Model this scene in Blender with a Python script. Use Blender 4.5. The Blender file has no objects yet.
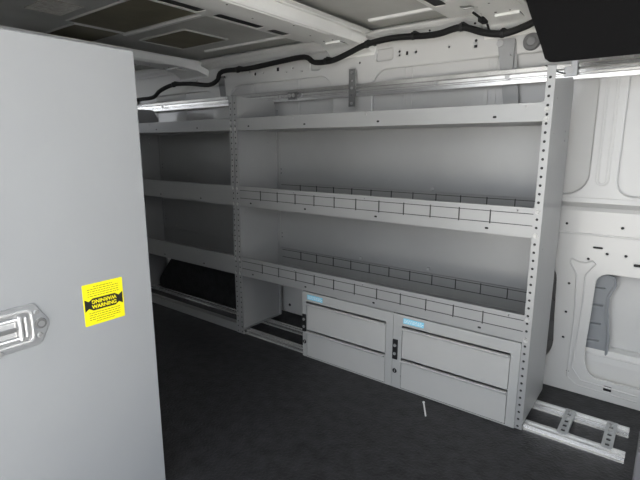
import bpy, bmesh, math, random
from mathutils import Matrix, Vector

C = bpy.context.scene.collection
scene = bpy.context.scene
R = math.radians
random.seed(4)

# ------------------------------------------------------------------ camera
H = 0.913
yaw, pitch, roll = -.6515, .2001, .0004
fw = Vector((math.sin(yaw)*math.cos(pitch), math.cos(yaw)*math.cos(pitch), -math.sin(pitch)))
rt = Vector((math.cos(yaw), -math.sin(yaw), 0)); up = rt.cross(fw)
cam_d = bpy.data.cameras.new('camera'); cam = bpy.data.objects.new('camera', cam_d); C.objects.link(cam)
M3 = Matrix((rt, up, -fw)).transposed()
cam.matrix_world = Matrix.Translation((0, 0, H)) @ M3.to_4x4()
cam_d.sensor_width = 36; cam_d.lens = 462/640*36; cam_d.clip_start = .01
scene.camera = cam

# ------------------------------------------------------------------ world, light, exposure
scene.view_settings.view_transform = 'Standard'
scene.view_settings.look = 'None'
scene.view_settings.gamma = 1
scene.view_settings.use_curve_mapping = False
scene.view_settings.exposure = 0.2
scene.cycles.use_denoising = True
scene.cycles.max_bounces = 8
w = bpy.data.worlds.new('sky'); scene.world = w; w.use_nodes = True
nt = w.node_tree; nt.nodes.clear()
out = nt.nodes.new('ShaderNodeOutputWorld'); bg = nt.nodes.new('ShaderNodeBackground')
tc = nt.nodes.new('ShaderNodeTexCoord'); sx = nt.nodes.new('ShaderNodeSeparateXYZ')
cr = nt.nodes.new('ShaderNodeValToRGB')
cr.color_ramp.elements[0].position = 0.0; cr.color_ramp.elements[0].color = (.92, .95, 1, 1)
cr.color_ramp.elements[1].position = 0.7; cr.color_ramp.elements[1].color = (.84, .91, 1, 1)
nt.links.new(tc.outputs['Generated'], sx.inputs[0]); nt.links.new(sx.outputs['Z'], cr.inputs[0])
nt.links.new(cr.outputs[0], bg.inputs[0]); nt.links.new(bg.outputs[0], out.inputs[0])
bg.inputs['Strength'].default_value = 2.8
sun_d = bpy.data.lights.new('sun', 'SUN'); sun_d.energy = 33; sun_d.angle = R(.53); sun_d.color = (1, .96, .90)
sun = bpy.data.objects.new('sun', sun_d); C.objects.link(sun)
sun.rotation_euler = Vector((.12, -.36, -.93)).to_track_quat('-Z', 'Y').to_euler()   # high sun behind the van: the ground outside the door is lit, nothing inside

# ------------------------------------------------------------------ materials
def mat(name, col, rough=.5, metal=0, spec=.5, noise=None, bump=None, coat=0):
    m = bpy.data.materials.new(name); m.use_nodes = True
    n = m.node_tree; b = n.nodes['Principled BSDF']
    b.inputs['Base Color'].default_value = (*col, 1); b.inputs['Roughness'].default_value = rough
    b.inputs['Metallic'].default_value = metal; b.inputs['Specular IOR Level'].default_value = spec
    if coat: b.inputs['Coat Weight'].default_value = coat
    if noise or bump:
        t = n.nodes.new('ShaderNodeTexCoord')
    if noise:
        sc, amt = noise
        x = n.nodes.new('ShaderNodeTexNoise'); x.inputs['Scale'].default_value = sc; x.inputs['Detail'].default_value = 5
        n.links.new(t.outputs['Object'], x.inputs['Vector'])
        r = n.nodes.new('ShaderNodeValToRGB')
        r.color_ramp.elements[0].position = .3; r.color_ramp.elements[1].position = .7
        r.color_ramp.elements[0].color = tuple(c*(1-amt) for c in col)+(1,)
        r.color_ramp.elements[1].color = tuple(min(1, c*(1+amt)) for c in col)+(1,)
        n.links.new(x.outputs['Fac'], r.inputs[0]); n.links.new(r.outputs[0], b.inputs['Base Color'])
    if bump:
        sc, st = bump
        x = n.nodes.new('ShaderNodeTexNoise'); x.inputs['Scale'].default_value = sc; x.inputs['Detail'].default_value = 6
        n.links.new(t.outputs['Object'], x.inputs['Vector'])
        q = n.nodes.new('ShaderNodeBump'); q.inputs['Strength'].default_value = st; q.inputs['Distance'].default_value = .003
        n.links.new(x.outputs['Fac'], q.inputs['Height']); n.links.new(q.outputs[0], b.inputs['Normal'])
    return m
GREY = mat('grey powder coat', (.355, .36, .36), .42, .25, .5, noise=(6, .03))
DOORG = mat('door grey paint', (.33, .34, .35), .45, 0, .4, noise=(3, .03))
DRAW = mat('drawer grey paint', (.49, .49, .48), .4, .1, .5, noise=(5, .03))
WALL = mat('van white paint', (.61, .61, .60), .30, 0, .5, noise=(3, .02), coat=.3)
FRAME = mat('cabinet grey paint', (.43, .435, .43), .4, .1, .5, noise=(5, .03))
ROOF = mat('van white lightened for roof', (.84, .84, .82), .35, 0, .5, noise=(4, .03))  # same white as the walls, lightened to make up for weak light on the roof
SKIN = mat('roof primer paint', (.56, .56, .535), .45, 0, .5, noise=(5, .10))
PAD = mat('bronze damping pad', (.20, .18, .12), .55, 0, .4, noise=(8, .15))
FOIL = mat('foil sheet', (.75, .72, .66), .25, .8, noise=(60, .2), bump=(40, .6))
ALU = mat('brushed aluminium', (.86, .86, .85), .27, .85, noise=(12, .06))
STEEL = mat('bright steel', (.50, .50, .50), .4, .7)
CHROME = mat('bright zinc', (.82, .82, .82), .22, .45)
ZINC = mat('zinc plated steel', (.50, .51, .52), .35, .6, noise=(20, .1))
DZINC = mat('dark zinc steel and recess shade', (.22, .22, .22), .45, .4)  # also the shade colour inside the left lower wall opening
MAT = mat('black rubber mat', (.024, .024, .026), .5, 0, .4, noise=(25, .5), bump=(110, 1.0))
BLK = mat('black plastic and hole shade', (.012, .012, .013), .5, 0, .4)  # also backs small holes and slots as painted shade
CONS = mat('black textured trim', (.006, .006, .0065), .8, 0, .12, bump=(150, .3))
TAPE = mat('black cloth tape', (.01, .01, .01), .65, 0, .3, bump=(120, .6))
DARK = mat('slot shade and bolt ring', (.05, .05, .05), .5, 0, .3)  # dark tone stands in for shade inside the divider slots
YEL = mat('yellow sticker', (.95, .85, .01), .45)
INK = mat('black ink', (.015, .015, .01), .5)
BLUE = mat('light blue sticker', (.25, .66, .86), .4)
WHT = mat('white print', (.9, .93, .95), .4)
RUB = mat('grey rubber', (.16, .16, .16), .6)
PAVE = mat('pale pavement', (.42, .41, .39), .9, noise=(4, .15))

# ------------------------------------------------------------------ mesh helpers
class MB:
    def __init__(s): s.bm = bmesh.new(); s.mi = 0
    def _fin(s, n0):
        s.bm.faces.ensure_lookup_table()
        for f in s.bm.faces[n0:]: f.material_index = s.mi
    def box(s, x0, x1, y0, y1, z0, z1, bev=0):
        n0 = len(s.bm.faces)
        m = Matrix.Translation(((x0+x1)/2, (y0+y1)/2, (z0+z1)/2)) @ Matrix.Diagonal((abs(x1-x0), abs(y1-y0), abs(z1-z0), 1))
        r = bmesh.ops.create_cube(s.bm, size=1, matrix=m)
        if bev:
            es = list({e for v in r['verts'] for e in v.link_edges})
            bmesh.ops.bevel(s.bm, geom=es, offset=bev, segments=2, affect='EDGES', profile=.5)
        s._fin(n0); return s
    def cyl(s, p, axis, r, h, seg=16, r2=None):
        n0 = len(s.bm.faces)
        q = Vector((0, 0, 1)).rotation_difference(Vector(axis).normalized()).to_matrix().to_4x4()
        m = Matrix.Translation(p) @ q @ Matrix.Translation((0, 0, h/2))
        bmesh.ops.create_cone(s.bm, cap_ends=True, segments=seg, radius1=r, radius2=r if r2 is None else r2, depth=h, matrix=m)
        s._fin(n0); return s
    def tube(s, pts, r, seg=8):
        n0 = len(s.bm.faces); rings = []
        P = [Vector(p) for p in pts]; ref = None
        for i, p in enumerate(P):
            t = (P[min(i+1, len(P)-1)]-P[max(i-1, 0)]).normalized()
            if ref is None: ref = t.orthogonal().normalized()
            ref = (ref-t*ref.dot(t)).normalized(); b = t.cross(ref)
            rings.append([s.bm.verts.new(p+(ref*math.cos(k*2*math.pi/seg)+b*math.sin(k*2*math.pi/seg))*r) for k in range(seg)])
        for a, b in zip(rings, rings[1:]):
            for k in range(seg): s.bm.faces.new((a[k], a[(k+1) % seg], b[(k+1) % seg], b[k]))
        s.bm.faces.new(rings[0][::-1]); s.bm.faces.new(rings[-1]); s._fin(n0); return s
    def plate(s, outer, holes, t, M, bev=0):
        """flat sheet with holes, local XY extruded 0..t in local z, placed by M"""
        cu = bpy.data.curves.new('t', 'CURVE'); cu.dimensions = '2D'; cu.fill_mode = 'BOTH'
        cu.extrude = max(t/2-bev, 1e-5); cu.bevel_depth = bev; cu.bevel_resolution = 1; cu.offset = -bev
        for pl in [outer]+list(holes):
            sp = cu.splines.new('POLY'); sp.points.add(len(pl)-1)
            for i, (x, y) in enumerate(pl): sp.points[i].co = (x, y, 0, 1)
            sp.use_cyclic_u = True
        ob = bpy.data.objects.new('t', cu); me = bpy.data.meshes.new_from_object(ob)
        me.transform(M @ Matrix.Translation((0, 0, t/2)))
        n0 = len(s.bm.faces); s.bm.from_mesh(me); s._fin(n0)
        bpy.data.objects.remove(ob); bpy.data.curves.remove(cu); bpy.data.meshes.remove(me); return s
    def prism(s, poly, M, t):
        n0 = len(s.bm.faces)
        a = [s.bm.verts.new(M @ Vector((x, y, 0))) for x, y in poly]; b = [s.bm.verts.new(M @ Vector((x, y, t))) for x, y in poly]
        s.bm.faces.new(a[::-1]); s.bm.faces.new(b)
        for i in range(len(a)):
            j = (i+1) % len(a); s.bm.faces.new((a[i], a[j], b[j], b[i]))
        s._fin(n0); return s
    def text(s, txt, size, M, ext=.0003, bold=0):
        cu = bpy.data.curves.new('t', 'FONT'); cu.body = txt; cu.size = size; cu.extrude = ext; cu.offset = bold
        cu.align_x = 'CENTER'; cu.align_y = 'CENTER'
        ob = bpy.data.objects.new('t', cu); me = bpy.data.meshes.new_from_object(ob); me.transform(M)
        n0 = len(s.bm.faces); s.bm.from_mesh(me); s._fin(n0)
        bpy.data.objects.remove(ob); bpy.data.curves.remove(cu); bpy.data.meshes.remove(me); return s
    def build(s, name, mats, parent=None, smooth=False, loc=None):
        bmesh.ops.recalc_face_normals(s.bm, faces=s.bm.faces)
        if loc is not None: bmesh.ops.translate(s.bm, verts=s.bm.verts, vec=-Vector(loc))
        me = bpy.data.meshes.new(name); s.bm.to_mesh(me); s.bm.free()
        for m in (mats if isinstance(mats, (list, tuple)) else [mats]): me.materials.append(m)
        if smooth:
            for p in me.polygons: p.use_smooth = True
        o = bpy.data.objects.new(name, me); C.objects.link(o)
        if loc is not None: o.location = loc
        if parent: put(o, parent)
        return o

def worldloc(o):
    v = Vector((0, 0, 0))
    while o: v += o.location; o = o.parent
    return v
def put(o, parent):       # nothing in this scene is rotated at object level, so world place is kept by subtraction
    o.parent = parent; o.location = o.location - worldloc(parent)
def thing(name, label, cat, loc, group=None):
    o = bpy.data.objects.new(name, None); C.objects.link(o); o.location = loc; o.empty_display_size = .05
    o['label'] = label; o['category'] = cat
    if group: o['group'] = group
    return o
def tag(o, label, cat, group=None):
    o['label'] = label; o['category'] = cat
    if group: o['group'] = group
    return o
def struct(o): o['kind'] = 'structure'; return o
XZ = lambda y: Matrix(((1, 0, 0, 0), (0, 0, -1, y), (0, 1, 0, 0), (0, 0, 0, 1)))      # local xy -> world xz, thickness towards -y
YZ = lambda x: Matrix(((0, 0, 1, x), (1, 0, 0, 0), (0, 1, 0, 0), (0, 0, 0, 1)))       # local xy -> world yz, thickness towards +x
XY = lambda z: Matrix.Translation((0, 0, z))
def rect(x0, x1, y0, y1): return [(x0, y0), (x1, y0), (x1, y1), (x0, y1)]
def rrect(x0, x1, y0, y1, r, n=6):
    p = []
    for cx, cy, a in ((x1-r, y0+r, -90), (x1-r, y1-r, 0), (x0+r, y1-r, 90), (x0+r, y0+r, 180)):
        for k in range(n+1):
            t = R(a+90*k/n); p.append((cx+r*math.cos(t), cy+r*math.sin(t)))
    return p
def circ(x, y, r, n=8): return [(x+r*math.cos(2*math.pi*k/n), y+r*math.sin(2*math.pi*k/n)) for k in range(n)]
def rpoly(pts, r, n=5):
    out = []; N = len(pts)
    for i in range(N):
        p = Vector(pts[i]); a = (Vector(pts[i-1])-p); b = (Vector(pts[(i+1) % N])-p)
        d = min(r, a.length*.45, b.length*.45); p0 = p+a.normalized()*d; p1 = p+b.normalized()*d
        for k in range(n+1):
            t = k/n; q = p0*(1-t)**2+p*2*t*(1-t)+p1*t*t; out.append((q.x, q.y))
    return out

# ------------------------------------------------------------------ large structure
XL, XR = -3.9, 1.5
struct(MB().box(XL, XR, -.12, 1.90, -.03, 0).build('floor', MAT))
g = struct(MB().box(-8, 8, -9, 6, -.62, -.60).build('ground', PAVE))
g['label'] = 'pale pavement outside the open van door'; g['category'] = 'ground'

# back wall: outer skin, upper pressed frame, belt, lower pressed frame
wb = MB(); wb.box(XL, XR, 1.935, 1.945, -.03, 1.42)
wall = struct(wb.build('wall_back', WALL))
f = MB()
holes = [rrect(-2.95, -2.16, .765, 1.225, .05), rrect(-2.02, -1.315, .765, 1.235, .08), rrect(-1.10, -.235, .75, 1.235, .07), rrect(-.150, .62, .75, 1.235, .05), rrect(.75, 1.4, .75, 1.235, .05),
         rrect(-1.085, -1.005, 1.272, 1.318, .010), rrect(-1.45, -1.39, 1.268, 1.305, .010)]
for x, z, r in ((-1.56, 1.29, .004), (-1.60, 1.275, .003), (-1.50, 1.27, .003), (-1.82, 1.285, .008), (-1.86, 1.30, .004), (-1.76, 1.285, .003), (-1.17, 1.275, .005), (-.975, 1.30, .005),
                (-.975, 1.285, .004), (-.90, 1.29, .005), (-.655, 1.302, .0055), (-.76, 1.292, .004), (-2.3, 1.29, .006), (-2.36, 1.29, .004)):
    holes.append(circ(x, z, r))
holes += [rect(-.945, -.935, 1.283, 1.297), rect(-1.668, -1.650, 1.285, 1.303), rect(-.661, -.649, 1.277, 1.287)]
f.plate(rect(XL, XR, .735, 1.345), holes, .014, XZ(1.835), .005)
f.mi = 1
for h in holes[7:]:      # black backing puts the cavity shade into colour behind every small hole
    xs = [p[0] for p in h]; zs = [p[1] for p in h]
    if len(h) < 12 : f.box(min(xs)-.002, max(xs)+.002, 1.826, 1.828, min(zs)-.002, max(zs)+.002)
f.build('upper_frame', [WALL, BLK], wall)
f = MB()      # skin behind the upper openings with shallow pressed ribs
f.box(XL, XR, 1.839, 1.841, .743, 1.36)
for x in (-2.75, -2.45, -1.86, -1.55, -.97, -.935, -.62, -.59, .2, .5):
    f.box(x, x+.018, 1.836, 1.840, .75, 1.30, .0012)
f.build('outer_skin', WALL, wall)
f = MB()      # long U shaped embossing on the pillar
for a in (.019, .011):
    f.tube([(-.1935-a, 1.8212, 1.25), (-.1935-a, 1.8212, .80)]+[(-.1935-a*math.cos(t), 1.8212, .80-a*math.sin(t)) for t in [R(q) for q in range(15, 180, 15)]]+[(-.1935+a, 1.8212, .80), (-.1935+a, 1.8212, 1.25)], .0016, 6)
f.build('pressed_rib', WALL, wall)
f = MB()      # belt ledge between the two frames
f.prism([(1.833, .742), (1.822, .742), (1.822, .722), (1.846, .704), (1.850, .69), (1.86, .69)], YZ(XL), XR-XL)
f.box(XL, XR, 1.846, 1.854, .604, .612, .003)
f.build('belt_ledge', WALL, wall)
f = MB()
opn = rpoly([(-.178, .474), (.30, .474), (.32, .30), (.28, .080), (-.165, .078), (-.188, .15), (-.182, .30)], .045)
opl = rpoly([(-1.05, .48), (-.305, .475), (-.300, .30), (-.292, .16), (-.33, .09), (-1.03, .09)], .045)
opm = rpoly([(-1.50, .26), (-1.15, .26), (-1.15, .09), (-1.5, .09)], .03)
lh = [opn, opl]
for x, z in ((-.262, .42), (-.262, .21), (-.262, .31), (-.235, .08), (-.10, .545), (-.155, .545), (-1.585, .095), (-.29, .64), (-.12, .64), (-.21, .52)):
    lh.append(circ(x, z, .005))
lh += [rrect(-.075, -.035, .512, .522, .004), rrect(-.20, -.17, .560, .567, .003), rrect(-.115, -.090, .040, .060, .002)]
f.plate(rect(XL, XR, 0.002, .70), lh, .010, XZ(1.86), .0015)
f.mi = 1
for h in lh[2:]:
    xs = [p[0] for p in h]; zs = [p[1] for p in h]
    f.box(min(xs)-.002, max(xs)+.002, 1.854, 1.856, min(zs)-.002, max(zs)+.002)  # black backing as painted shade behind the small holes
f.build('lower_frame', [WALL, BLK], wall)
f = MB(); f.prism([(-.40, .05), (-.285, .05), (-.280, .30), (-.29, .49), (-.40, .49)], XZ(1.895), .004)
for z in (.17, .25, .33, .41): f.prism([(-.34, z), (-.300, z-.004), (-.300, z+.004), (-.34, z+.008)], XZ(1.891), .012)
f.build('shaded_inner_post', DZINC, wall)  # dark plate puts the shaded interior of this opening into colour
f = MB()      # fine raised bead lines round the lower pillar
bead = [(-.01, .030), (-.20, .035), (-.235, .06), (-.232, .30), (-.240, .455), (-.265, .50), (-.262, .515), (-.235, .505), (-.215, .505), (-.195, .515), (-.185, .505), (-.212, .46), (-.212, .30), (-.222, .10), (-.19, .058), (-.01, .052)]
f.tube([(x, 1.850, z) for x, z in bead], .0032, 6)
f.build('bead', WALL, wall)
f = MB()      # inside of the lower opening: post with tabs, and the rolled sill
f.prism([(-.20, .10), (-.124, .10), (-.122, .225), (-.138, .34), (-.138, .38), (-.119, .43), (-.125, .455), (-.145, .462), (-.20, .462)], XZ(1.900), .004)
f.tube([(-.124, 1.893, .13), (-.122, 1.893, .225), (-.137, 1.893, .33), (-.138, 1.893, .38), (-.120, 1.893, .43), (-.127, 1.893, .455), (-.15, 1.893, .460)], .005, 6)
for z in (.20, .265, .335, .40):
    f.prism([(-.19, z), (-.150, z+.008), (-.150, z+.012), (-.19, z+.010)], XZ(1.897), .022)
f.build('shaded_inner_post', mat('shaded blue grey primer', (.27, .285, .30), .45), wall)  # grey darkened in place of the shading inside the opening
f = MB()
f.prism([(1.885, .05), (1.934, .05), (1.934, .182), (1.915, .182), (1.897, .176), (1.888, .160), (1.885, .13)], YZ(-.20), .6)
f.tube([(-.19, 1.889, .155), (.38, 1.889, .155)], .003, 6)
f.build('inner_sill', WALL, wall)

f = MB()
f.prism([(-1.66, .01), (-1.50, .01), (-1.50, .16), (-1.60, .16), (-1.625, .10)], XZ(1.848), .012); f.mi = 1
f.cyl((-1.610, 1.8358, .053), (0, -1, 0), .008, .001, 12)
f.build('pillar_foot', [WALL, BLK], wall)
# ceiling
ceil = struct(MB().box(XL, XR, -.12, 1.945, 1.415, 1.43).build('ceiling', SKIN))
f = MB()
for y in (.55, 1.255, 1.72):
    for x0, x1 in ((-3.0, -2.50), (-2.08, -1.43), (-1.06, -.72)):
        f.prism([(y-.014, 1.4155), (y-.008, 1.407), (y+.008, 1.407), (y+.014, 1.4155)], YZ(x0), x1-x0)
f.build('pressed_rib', ROOF, ceil)
pads = [(-2.03, -1.50, .98, 1.225), (-2.55, -2.06, 1.02, 1.225), (-2.12, -1.78, 1.36, 1.60), (-2.46, -1.50, .30, .50), (-1.05, -.70, 1.0, 1.45)]
for x0, x1, y0, y1 in pads[:4]:
    MB().box(x0, x1, y0, y1, 1.411, 1.4155).build('damping_pad', PAD, ceil)
    e = MB()
    for a in ((x0-.006, x1+.006, y0-.006, y0), (x0-.006, x1+.006, y1, y1+.006), (x0-.006, x0, y0, y1), (x1, x1+.006, y0, y1)):
        e.box(*a, 1.409, 1.4155)
    e.build('pad_edge', SKIN, ceil)
MB().box(-1.98, -1.80, .80, .93, 1.412, 1.4155).build('foil_patch', FOIL, ceil)
# roof bows: hat section running across the van
def bow(n, x0, x1, zb=1.345, fl=.060):
    b = MB(); zf = 1.383
    A = Matrix(((1, 0, 0, 0), (0, 0, 1, 0), (0, 1, 0, 0), (0, 0, 0, 1)))
    b.prism([(x0-.012, zf), (x0-.006, zb+.008), (x0, zb), (x1, zb), (x1+.006, zb+.008), (x1+.014, zf), (x1+.010, zf+.003), (x1, zb+.006), (x0, zb+.006), (x0-.008, zf+.003)], A, 1.80)
    sl = [rrect(x0-.168, x0-.123, a, b_, .010) for a, b_ in ((.10, .40), (.46, .78), (.86, 1.155), (1.215, 1.45), (1.50, 1.61))]
    b.plate(rect(x0-.185, x0-.008, 0, 1.78), sl, .003, XY(zf), .001)
    b.plate(rect(x1+.010, x1+fl, 0, 1.78), [], .003, XY(zf), .001)
    b.tube([(x1+fl/2, .0, zf-.001), (x1+fl/2, 1.72, zf-.001)], .004, 6)
    b.tube([(x1-.012, .0, zb), (x1-.012, 1.60, zb)], .003, 6)
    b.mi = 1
    for s_ in sl:      # black sheet behind each slot paints in the shade of the roof cavity
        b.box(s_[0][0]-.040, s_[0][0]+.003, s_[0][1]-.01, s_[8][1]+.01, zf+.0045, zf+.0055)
    for k in range(10): b.cyl(((x0+x1)/2+.025*(-1)**k, .1+k*.16, zb+.0002), (0, 0, -1), .0035, .0006, 8)
    b.mi = 0
    # foot flaring and dropping into the side wall
    secs = [(1.56, x0-.002, x1+.002, zb-.001), (1.68, x0-.02, x1+.01, zb-.004), (1.76, x0-.045, x1+.025, zb-.014), (1.815, x0-.06, x1+.04, zb-.035), (1.830, x0-.065, x1+.045, zb-.06)]
    prev = None
    for y, xa, xb, z in secs:
        r = [b.bm.verts.new(v) for v in ((xa, y, z), (xb, y, z), (xb+.01, y, z+.03), (xa-.01, y, z+.03))]
        if prev:
            for i in range(4): b.bm.faces.new((prev[i], prev[(i+1) % 4], r[(i+1) % 4], r[i]))
        prev = r
    b.box(x0+.02, x1-.03, 1.66, 1.74, zb-.012, zb-.003, .003)
    b.mi = 1
    for dx in (.03, .075): b.cyl((x0+dx, 1.64, zb-.003), (0, 0, -1), .004, .001, 8)
    o = b.build('trim_%d' % n, [ROOF, BLK]); return struct(o)
bow(1, -1.26, -1.135); bow(2, -2.38, -2.235, 1.345, .02); bow(3, -.56, -.43); bow(4, .25, .36)
f = MB()      # header rail joining roof and side wall
f.prism([(1.815, 1.338), (1.835, 1.338), (1.94, 1.36), (1.94, 1.416), (1.86, 1.416), (1.80, 1.392), (1.80, 1.385), (1.825, 1.352)], YZ(XL), XR-XL)
for z, y in ((1.352, 1.8235), (1.372, 1.810)):
    f.tube([(XL, y, z), (XR, y, z)], .0028, 6)
for x in (-.96, -.74, -.34, .02):      # pressed stiffener pads along the header
    f.prism([(-.055, -.010), (.055, -.010), (.045, .012), (-.045, .012)], Matrix(((1, 0, 0, x), (0, -.45, -.9, 1.816), (0, .9, -.45, 1.364), (0, 0, 0, 1))), .005)
f.mi = 1
for x in (-1.02, -.84, -.66, -.36, -.28): f.cyl((x, 1.818, 1.362), (0, -.9, -.45), .0045, .0015, 8)
struct(f.build('trim_5', [WALL, BLK]))
f = MB()      # gusset plates at the third bow
for x0_, x1_ in ((-.66, -.58), (-.42, -.34)):
    f.plate(rpoly([(x0_, 1.52), (x1_, 1.52), (x1_+.02, 1.72), (x0_-.02, 1.72)], .02), [rrect(x0_+.02, x1_-.02, 1.60, 1.64, .01), circ((x0_+x1_)/2, 1.68, .006)], .004, XY(1.368), .001)
struct(f.build('trim_6', ROOF))
# ends and near side with the sliding door opening the picture was taken through
f = MB(); f.box(XL-.02, XL, -.12, 1.945, -.03, 1.10); f.box(XL-.02, XL, -.12, 1.945, 1.34, 1.43); f.box(XL-.02, XL, -.12, .30, 1.10, 1.34); f.box(XL-.02, XL, 1.50, 1.945, 1.10, 1.34)
struct(f.build('wall_left', WALL))
f = MB(); f.box(XL, -1.35, -.14, -.12, -.03, 1.43); f.box(-1.35, .50, -.14, -.12, 1.39, 1.43); f.box(.50, XR, -.14, -.12, -.03, 1.43)
struct(f.build('wall_front', WALL))
struct(MB().box(XR, XR+.02, -.12, 1.945, -.03, .75).build('wall_right', WALL))

# ------------------------------------------------------------------ shelving
FY, BY = 1.480, 1.775
def side_panel(xo, sgn, parent, unit_back=1.765, slope=0):
    """xo: outer face, sgn: direction in which the flanges turn (towards the inside of the unit)"""
    b = MB()
    x0, x1 = sorted((xo, xo+sgn*.002))
    hl = [circ(1.70, z, .004) for z in (.93, .96)]+[circ(1.53, z, .003) for z in (.10, .60, .95, 1.05)]
    b.plate(rpoly([(FY+.001, .021), (unit_back, .021), (unit_back, 1.09), (unit_back-.02, 1.133), (FY+.001, 1.135-slope)], .004), hl, .002, YZ(x0))
    fx0, fx1 = sorted((xo, xo+sgn*.0235))
    hs = []
    z = .012
    while z < 1.125:
        hs.append(circ((fx0+fx1)/2-.002, z, .0043)); z += .0254
    b.plate(rect(fx0, fx1, .002, 1.136), hs, .002, XZ(FY+.002))
    cx0, cx1 = sorted((xo+sgn*.0205, xo+sgn*.0225)); b.box(cx0, cx1, FY+.002, FY+.0030, .021, 1.13)
    bx0, bx1 = sorted((xo, xo+sgn*.016)); b.box(bx0, bx1, unit_back-.002, unit_back, .021, 1.09)
    b.box(bx0, bx1, FY+.002, unit_back-.002, .021, .023)
    b.mi = 1; hx0, hx1 = sorted((xo+sgn*.0022, xo+sgn*.0195)); b.box(hx0, hx1, FY+.0022, FY+.0030, .008, 1.13)  # black strip stands in for shade inside the flange holes
    o = b.build('side_panel', [GREY, BLK], parent)
    for zz in (1.017, .990, .721, .648, .380, .312):
        q_ = MB(); q_.mi = 1; q_.cyl(((fx0+fx1)/2-.002, FY, zz), (0, -1, 0), .0076, .0012, 14); q_.mi = 0
        q_.cyl(((fx0+fx1)/2-.002, FY-.001, zz), (0, -1, 0), .0058, .003, 12, .0045); q_.build('bolt', [DRAW, DARK], o)
    return o
def shelf(x0, x1, z0, z1, parent, slot_strips, back=True):
    b = MB()
    hs = []
    for x in (x0+.09, x0+.41, x0+.75, x0+1.16):
        if x < x1-.03: hs.append(rrect(x-.006, x+.006, z0+.013, z0+.020, .003, 2))
    for x in (x0+.35, x0+.70, x0+1.25):
        if x < x1-.03: hs.append(rrect(x-.002, x+.002, z1-.014, z1-.006, .0015, 2))
    b.plate(rect(x0, x1, z0, z1), hs, .0015, XZ(FY+.0040))
    b.mi = 1
    for x in (x0+.09, x0+.41, x0+.75, x0+1.16):
        if x < x1-.03: b.box(x-.008, x+.008, FY+.0042, FY+.006, z0+.011, z0+.022)  # black backing paints the shade seen through the lip holes
    b.mi = 0
    b.box(x0, x1, FY+.0040, FY+.010, z1-.0015, z1)            # hem
    b.box(x0, x1, FY+.0040, BY-.012, z0, z0+.0015)            # tray
    b.box(x0, x1, BY-.0135, BY-.012, z0, z1)                  # rear lip
    b.box(x0, x1, BY-.0135, BY-.006, z1-.0015, z1)
    o = b.build('shelf', [GREY, BLK], parent)
    if slot_strips:
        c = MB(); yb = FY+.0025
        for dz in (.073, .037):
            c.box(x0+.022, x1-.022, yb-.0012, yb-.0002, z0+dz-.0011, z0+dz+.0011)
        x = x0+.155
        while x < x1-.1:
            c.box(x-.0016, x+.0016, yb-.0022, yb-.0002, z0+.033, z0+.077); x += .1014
        c.build('slot_shade_strip', DARK, o)  # raised dark strips carry the shade of the lip slots as colour
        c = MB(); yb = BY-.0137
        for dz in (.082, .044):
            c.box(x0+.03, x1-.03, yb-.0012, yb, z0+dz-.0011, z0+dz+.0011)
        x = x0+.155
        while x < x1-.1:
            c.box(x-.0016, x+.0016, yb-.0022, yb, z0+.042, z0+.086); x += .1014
        c.build('slot_shade_strip', DARK, o)
    return o
def screw(parent, x, z, y=BY-.014):
    c = MB(); c.cyl((x, y, z), (0, -1, 0), .0065, .004, 10, .005); c.box(x-.002, x+.012, y-.008, y-.003, z-.002, z+.010, .001)
    return c.build('wing_screw', CHROME, parent)
def unit(xa, xb, label, slot_strips):
    u = thing('shelving_unit', label, 'shelf', ((xa+xb)/2, 1.63, 0))
    side_panel(xa, 1, u); side_panel(xb, -1, u, slope=.035 if xb > -1 else 0)
    shelf(xa+.003, xb-.003, .984, 1.037, u, False)
    shelf(xa+.003, xb-.003, .640, .731, u, slot_strips)
    shelf(xa+.003, xb-.003, .302, .392, u, slot_strips)
    bp = MB(); bp.box(xa+.018, xb-.018, BY-.0105, BY-.009, .31, .983)
    for x in (xa+.03, xb-.03):
        for z in (.45, .47, .78, .80): bp.mi = 1; bp.cyl((x, BY-.0105, z), (0, -1, 0), .003, .0006, 8)
    bp.mi = 0
    back = bp.build('back_panel', [GREY, BLK], u)
    return u, back
ur, back = unit(-1.623, -.299, 'wide grey steel shelving unit with divider slots shaded in as dark strips, standing over the two drawer cabinets', True)
for x, z in ((-.775, .742), (-1.108, .405), (-.776, .408)): screw(back, x, z)
ul, backl = unit(-2.640, -1.627, 'narrower, darker grey steel shelving unit at the left, partly hidden behind the grey cabinet', False)
for x, z in ((-1.95, .74), (-2.35, .74), (-1.98, .41), (-2.5, .42)): screw(backl, x, z)
kb = MB(); kb.box(-2.636, -1.649, FY+.0025, FY+.004, .003, .048); kb.box(-2.636, -1.649, FY+.0025, FY+.030, .0465, .048)
kb.build('bottom_rail', GREY, ul)

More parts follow.
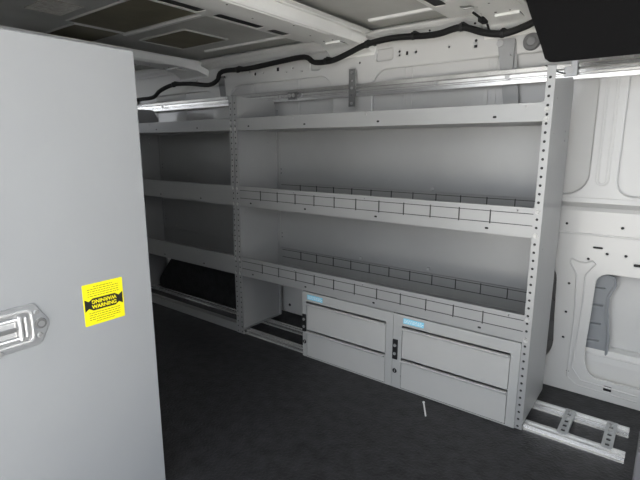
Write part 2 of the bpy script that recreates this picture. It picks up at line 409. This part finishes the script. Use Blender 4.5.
# ------------------------------------------------------------------ drawer cabinets
def cabinet(xa, xb, dx0, dx1, label):
    cy = FY-.003
    t = thing('drawer_cabinet', label, 'drawer cabinet', ((xa+xb)/2, 1.6, 0), 'drawer cabinets under the wide shelving unit')
    b = MB()
    ds = [(.131, .257), (.006, .128)]
    b.plate(rect(xa, xb, .001, .300), [rect(dx0, dx1, .005, .258)], .0015, XZ(cy+.0015))
    b.box(xa, xa+.0015, cy+.0015, 1.735, .022, .300); b.box(xb-.0015, xb, cy+.0015, 1.735, .022, .300)
    b.box(xa, xb, cy+.012, 1.735, .2985, .300); b.box(xa, xb, 1.7335, 1.735, .022, .300); b.box(xa, xb, FY+.06, 1.735, .022, .0235)
    b.box(dx0-.002, dx1+.002, cy+.0015, cy+.010, .128, .131)
    b.box(dx0+.02, dx0+.026, cy, cy+.001, .270, .273)
    b.build('cabinet_frame', FRAME, t)
    for z0, z1 in ds:
        d = MB()
        top = z1-.0065
        d.box(dx0+.002, dx1-.002, cy+.0002, cy+.0022, z0+.001, top)
        for x in (dx0+.004, dx1-.005): d.box(x, x+.0012, cy+.0022, 1.70, max(z0+.004, .026), top-.01)
        d.box(dx0+.004, dx1-.004, cy+.0022, 1.70, max(z0+.004, .026), max(z0+.006, .028)); d.box(dx0+.004, dx1-.004, 1.699, 1.70, max(z0+.004, .026), top-.01)
        dr = d.build('drawer', DRAW, t)
        h = MB()   # rolled full width pull along the top edge
        prof = [(cy, top-.010), (cy-.007, top-.008), (cy-.0125, top-.002), (cy-.012, top+.002), (cy-.009, top+.002), (cy-.006, top-.002), (cy, top-.001)]
        h.prism(prof, YZ(dx0+.002), dx1-dx0-.006)
        h.build('handle', DRAW, dr)
    l = MB(); lx = xa+.001; l.box(lx, lx+.021, cy-.006, cy, .118, .198, .002)
    la = l.build('latch', BLK, t)
    for z in (.175, .142):
        MB().cyl((lx+.011, cy-.006, z), (0, -1, 0), .006, .003, 12).build('latch_rivet', STEEL, la)
    k = MB(); k.cyl((xa+.013, cy, .071), (0, -1, 0), .009, .004, 16); k.mi = 1; k.box(xa+.0115, xa+.0145, cy-.0045, cy-.003, .066, .076)
    k.build('lock', [STEEL, BLK], t)
    s = MB(); s.box(dx0+.004, dx0+.086, cy-.0006, cy, .268, .289); s.mi = 1
    random.seed(7)
    for row in (.283, .2785, .274):
        x = dx0+.008
        while x < dx0+.078:
            w_ = random.uniform(.004, .010); s.box(x, x+w_, cy-.0009, cy-.0005, row-.0012, row+.0012); x += w_+.003
    st = s.build('sticker', [BLUE, WHT], t); st['label'] = 'light blue and white sticker'
    return t
cabinet(-1.222, -.7785, -1.199, -.809, 'left drawer cabinet with two grey drawers, beside the open floor-level bay')
cabinet(-.7775, -.323, -.741, -.352, 'right drawer cabinet with two grey drawers, beside the perforated end panel')

# ------------------------------------------------------------------ floor rails and straps
def floor_rail(y0, label):
    b = MB(); x0, x1 = -2.95, -.018
    w = .042
    prof = [(-.006, .001), (w, .001), (w, .016), (w-.003, .018), (w-.014, .018), (w-.016, .004), (w-.021, .004), (w-.023, .012), (.015, .012), (.014, .018), (.004, .018), (.002, .007), (-.006, .005)]
    b.prism([(y0+a, z) for a, z in prof], YZ(x0), x1-x0)
    return tag(b.build('floor_rail', ALU, loc=((x0+x1)/2, y0+w/2, 0)), label, 'rail')
floor_rail(1.4905, 'front aluminium track rail lying on the black floor')
floor_rail(1.642, 'rear aluminium track rail on the black floor, nearest the white wall')
def strap(x, label):
    t = thing('cross_bracket', label, 'bracket', (x, 1.59, .018), 'perforated brackets bridging the floor rails')
    b = MB()
    b.plate(rect(x-.015, x+.015, 1.512, 1.678), [rrect(x-.006, x+.006, y-.007, y+.007, .002, 2) for y in (1.532, 1.562, 1.592, 1.640)], .003, XY(.0185))
    b.box(x-.015, x-.013, 1.535, 1.64, .008, .0185); b.box(x+.013, x+.015, 1.535, 1.64, .008, .0185)
    b.build('plate', ZINC, t)
    MB().cyl((x, 1.618, .0215), (0, 0, 1), .008, .005, 6).build('bolt', STEEL, t)
    MB().cyl((x, 1.662, .0215), (0, 0, 1), .008, .005, 6).build('bolt', STEEL, t)
strap(-.188, 'perforated zinc bracket across the floor rails, close to the shelving end panel')
strap(-.066, 'perforated zinc bracket across the floor rails, near their cut ends')

# ------------------------------------------------------------------ upper rail and its fittings
rl = MB()
pr = [(1.820, 1.128), (1.800, 1.128), (1.793, 1.131), (1.792, 1.143), (1.797, 1.146), (1.805, 1.147), (1.805, 1.150), (1.792, 1.152), (1.792, 1.158), (1.805, 1.160), (1.805, 1.163), (1.797, 1.165), (1.793, 1.167), (1.794, 1.180), (1.800, 1.184), (1.820, 1.184)]
rl.prism(pr, YZ(-2.95), 3.3)
bmesh.ops.translate(rl.bm, verts=rl.bm.verts, vec=(0, -.006, 0))
rail = tag(rl.build('wall_rail', ALU), 'long grooved aluminium rail fixed along the upper white van wall', 'rail')
for x in (-2.60, -1.62, -.79, -.52):
    MB().cyl((x, 1.787, 1.155), (0, -1, 0), .008, .004, 12).build('bolt', STEEL, rail)
def strapv(x, z0, z1, y, w, lab, m, bolts, tilt=0):
    b = MB(); b.plate([(x-w/2, z0), (x+w/2, z0), (x+w/2-tilt, z1), (x-w/2-tilt, z1)], [circ(x-tilt*.5, (z0+z1)/2+d, .004) for d in (-.03, .03)], .003, XZ(y), .0005)
    o = tag(b.build('strap_bracket', m), lab, 'bracket')
    for z in bolts:
        MB().cyl((x-tilt*(z-z0)/(z1-z0), y-.003, z), (0, -1, 0), .006, .004, 12).build('bolt', STEEL, o)
    return o
strapv(-1.182, 1.086, 1.246, 1.785, .034, 'dark vertical strap crossing the wall rail above the middle of the wide shelving', DZINC, (1.10, 1.165, 1.23))
b = MB(); b.plate([(-2.088, 1.186), (-2.046, 1.186), (-2.054, 1.285), (-2.105, 1.285)], [], .003, XZ(1.818)); b.box(-2.113, -2.046, 1.808, 1.820, 1.283, 1.295, .002)
tag(b.build('strap_bracket', DZINC), 'short dark strap above the wall rail over the left shelving unit', 'bracket')
bk = MB(); bk.plate([(-.535, 1.065), (-.482, 1.065), (-.508, 1.285), (-.515, 1.293), (-.572, 1.293), (-.572, 1.285)], [circ(-.52, 1.235, .004)], .003, XZ(1.8180)); bk.box(-.513, -.508, 1.800, 1.8150, 1.19, 1.285)
bo = tag(bk.build('strap_bracket', GREY), 'wide light grey angled bracket at the wall rail, near the black overhead console', 'bracket')
MB().cyl((-.562, 1.815, 1.278), (0, -1, 0), .012, .005, 16).build('bolt', STEEL, bo)
# rail clamp with nuts over the divider
cl = thing('rail_clamp', 'small bolted clamp on the wall rail near the divider panel top', 'clamp', (-1.49, 1.79, 1.155))
c = MB(); c.box(-1.555, -1.505, 1.780, 1.7865, 1.135, 1.172, .002); c.build('plate', DZINC, cl)
for x in (-1.543, -1.518): MB().cyl((x, 1.780, 1.155), (0, -1, 0), .009, .007, 6).build('nut', STEEL, cl)
MB().cyl((-1.478, 1.786, 1.155), (0, -1, 0), .011, .006, 14).build('washer', STEEL, cl)
c2 = thing('rail_clamp', 'small steel clamp with a black cord on the wall rail beside the end panel', 'clamp', (-.31, 1.79, 1.17))
c = MB(); c.box(-.335, -.295, 1.778, 1.7865, 1.140, 1.172, .002); c.box(-.316, -.296, 1.778, 1.7865, 1.17, 1.19, .002); c.build('plate', ZINC, c2)
MB().cyl((-.318, 1.778, 1.158), (0, -1, 0), .010, .006, 14).build('bolt', STEEL, c2)
MB().tube([(-.395, 1.784, 1.183), (-.38, 1.783, 1.172), (-.355, 1.781, 1.158), (-.33, 1.777, 1.150)], .002, 6).build('cord', BLK, c2)
# two bright screws on the divider top
gr = thing('grommet', 'round grey rubber grommet set in the white wall beside the black console', 'grommet', (-.455, 1.815, 1.272))
MB().cyl((-.455, 1.821, 1.272), (0, -1, 0), .030, .012, 28, .027).build('rim', RUB, gr, False)
MB().cyl((-.455, 1.809, 1.272), (0, -1, 0), .018, .003, 24, .014).build('centre_cap', DZINC, gr)

# ------------------------------------------------------------------ wiring harness
pts = [(-3.03, 1.20), (-2.851, 1.211), (-2.68, 1.215), (-2.599, 1.25), (-2.46, 1.275), (-2.291, 1.268), (-2.14, 1.25), (-2.065, 1.268), (-2.02, 1.31), (-1.82, 1.307), (-1.60, 1.318), (-1.445, 1.322), (-1.384, 1.292), (-1.285, 1.290),
       (-1.20, 1.31), (-1.105, 1.336), (-.975, 1.345), (-.84, 1.335), (-.777, 1.335), (-.695, 1.345), (-.61, 1.315), (-.54, 1.302), (-.47, 1.316), (-.40, 1.34), (-.30, 1.35)]
def smooth(p, n=5):
    P = [Vector((x*.980, 1.740, .913+(z-.913)*.980)) for x, z in p]; o = []
    for i in range(len(P)-1):
        a, b_, c_, d = P[max(i-1, 0)], P[i], P[i+1], P[min(i+2, len(P)-1)]
        for k in range(n):
            t = k/n; o.append(.5*((2*b_)+(c_-a)*t+(2*a-5*b_+4*c_-d)*t*t+(3*b_-a-3*c_+d)*t**3))
    return o+[P[-1]]
ca = tag(MB().tube(smooth(pts), .0118, 10).build('wiring_harness', TAPE, smooth=True), 'long black taped wiring harness snaking along the top of the white wall', 'cable')
for x, z in ((-1.105, 1.336), (-.89, 1.341), (-.695, 1.345), (-.545, 1.303), (-1.32, 1.291), (-2.46, 1.275), (-1.9, 1.308)):
    x *= .980; z = .913+(z-.913)*.980
    c = MB(); c.cyl((x-.005, 1.740, z), (1, 0, 0), .0150, .010, 12); c.box(x-.006, x+.006, 1.745, 1.81, z+.004, z+.020, .002); c.build('clip', BLK, ca)
# smaller lead with plug near the third bow
l = MB(); l.tube([(-.590, 1.60, 1.342), (-.587, 1.66, 1.338), (-.586, 1.70, 1.335), (-.590, 1.74, 1.338), (-.582, 1.745, 1.312)], .004, 8); l.box(-.597, -.577, 1.665, 1.715, 1.328, 1.343, .002)
tag(l.build('wire_lead', TAPE), 'short black wire lead with plug hanging from the roof above the harness', 'cable')

# ------------------------------------------------------------------ black overhead console
cs = MB()
def q(x, y, z): return cs.bm.verts.new((x, y, z))
zt = 1.412
front = [(.55, 1.138), (.55, zt), (-.425, zt), (-.375, 1.277), (-.338, 1.186), (-.325, 1.150), (-.312, 1.140), (-.300, 1.138)]
A = [q(x, 1.45, z) for x, z in front]
Bv = [q(x, 1.62, z if z > 1.22 else z+.052+.0*z) for x, z in front]
cs.bm.faces.new(A); cs.bm.faces.new(Bv[::-1])
for i in range(len(A)): j = (i+1) % len(A); cs.bm.faces.new((A[i], Bv[i], Bv[j], A[j]))
tag(cs.build('overhead_console', CONS), 'black overhead trim box hanging from the roof above the right end panel', 'overhead console')

# ------------------------------------------------------------------ wheel arch cover
wa = MB()
wa.prism(rpoly([(-2.63, .002), (-2.63, .06), (-2.44, .262), (-2.36, .285), (-1.86, .285), (-1.78, .24), (-1.70, .10), (-1.68, .002)], .04), XZ(1.843), .145)
tag(wa.build('wheel_arch_cover', MAT), 'black wheel arch box behind the bottom bay of the left shelving', 'wheel arch')

# ------------------------------------------------------------------ grey steel cabinet in the left foreground
DX = -1.0
tc_ = thing('steel_cabinet', 'tall smooth grey steel cabinet with paddle latch and yellow sticker in the left foreground', 'cabinet', (-1.1, .27, 0))
b = MB(); b.box(DX-.75, DX-.020, -.11, .612, .005, 1.118, .003)  # unseen body, made deep to keep light off the left bays
b.build('body', DOORG, tc_)
b = MB(); b.box(DX-.019, DX, -.115, .6215, .010, 1.1225, .0025)
door = b.build('door', DOORG, tc_)
# paddle latch
la_ = MB()
outer = rpoly([(.14, .600), (.356, .603), (.381, .560), (.377, .545), (.360, .513), (.14, .513)], .007)
hole = rrect(.150, .347, .528, .590, .010)
la_.plate(outer, [hole], .003, YZ(DX), .001)
lt = la_.build('latch', ZINC, tc_)
r_ = MB()
r_.plate(rrect(.145, .351, .524, .594, .012), [rrect(.150, .346, .529, .589, .010)], .005, YZ(DX+.001), .0015)
r_.build('tray_rim', CHROME, lt)
r_ = MB(); r_.box(DX+.0002, DX+.001, .150, .346, .529, .589)
r_.build('tray', STEEL, lt)
r_ = MB()
r_.box(DX+.001, DX+.006, .155, .318, .543, .575, .002)
for z in (.539, .579): r_.tube([(DX+.005, .155, z), (DX+.005, .322, z)], .0025, 6)
r_.box(DX+.001, DX+.012, .322, .328, .534, .584, .002); r_.box(DX+.001, DX+.009, .333, .339, .538, .580, .002)
r_.build('paddle', CHROME, lt)
MB().box(DX+.006, DX+.009, .230, .318, .555, .564, .001).build('paddle_bar', DZINC, lt)
MB().cyl((DX+.003, .364, .558), (1, 0, 0), .0115, .004, 20, .010).build('key_lock', DZINC, lt)
MB().cyl((DX+.007, .364, .558), (1, 0, 0), .006, .001, 16).build('keyhole', STEEL, lt)
for y, z in ((.358, .583), (.360, .534), (.287, .517)): MB().cyl((DX+.003, y, z), (1, 0, 0), .006, .003, 12, .004).build('rivet', STEEL, lt)
# warning sticker
s = MB(); s.plate(rrect(.4535, .5465, .519, .6145, .002, 2), [], .0006, YZ(DX+.0001)); s.mi = 1
ym, zm = .500, .5665; x1 = DX+.0008
s.plate([(.456, zm-.014), (.465, zm-.008), (.474, zm-.014), (.526, zm-.014), (.535, zm-.008), (.544, zm-.014), (.544, zm+.014), (.535, zm+.008), (.526, zm+.014), (.474, zm+.014), (.465, zm+.008), (.456, zm+.014)], [], .0003, YZ(x1))
T = lambda y, z, rot: Matrix.Translation((x1+.0006, y, z)) @ Matrix(((0, 0, 1, 0), (1, 0, 0, 0), (0, 1, 0, 0), (0, 0, 0, 1))) @ Matrix.Rotation(rot, 4, 'Z')
for k in range(5):
    for sg in (1, -1):
        z = zm+sg*(.0195+k*.0052); wdt = .036 if k < 4 else .022
        y = ym-wdt
        random.seed(k*3+sg)
        while y < ym+wdt:
            ww = random.uniform(.003, .008); s.box(x1-.0001, x1+.0001, y, min(y+ww, ym+wdt), z-.0005, z+.0005); y += ww+.0015
s.mi = 0
s.text('WARNING', .0118, T(ym, zm-.0062, 0), .0002, .0003)
s.text('WARNING', .0118, T(ym, zm+.0062, math.pi), .0002, .0003)
st = s.build('warning_sticker', [YEL, INK], door); st['label'] = 'yellow sticker printed WARNING twice in a black band'

# ------------------------------------------------------------------ small loose things
sc_ = MB(); sc_.tube([(-.623, 1.435, .004), (-.583, 1.364, .004)], .0028, 8); sc_.cyl((-.6245, 1.438, .0045), (-.04, .071, 0), .0045, .002, 10)
tag(sc_.build('loose_screw', mat('white nylon', (.85, .85, .83), .4)), 'single white screw lying on the black floor in front of the right drawers', 'screw')
sl = MB(); sl.box(.006, .30, 1.10, 1.20, .001, .279, .004)
tag(sl.build('steel_box', mat('mid grey enamel', (.13, .13, .14), .5)), 'grey steel box edge standing on the floor at the lower right corner', 'box')
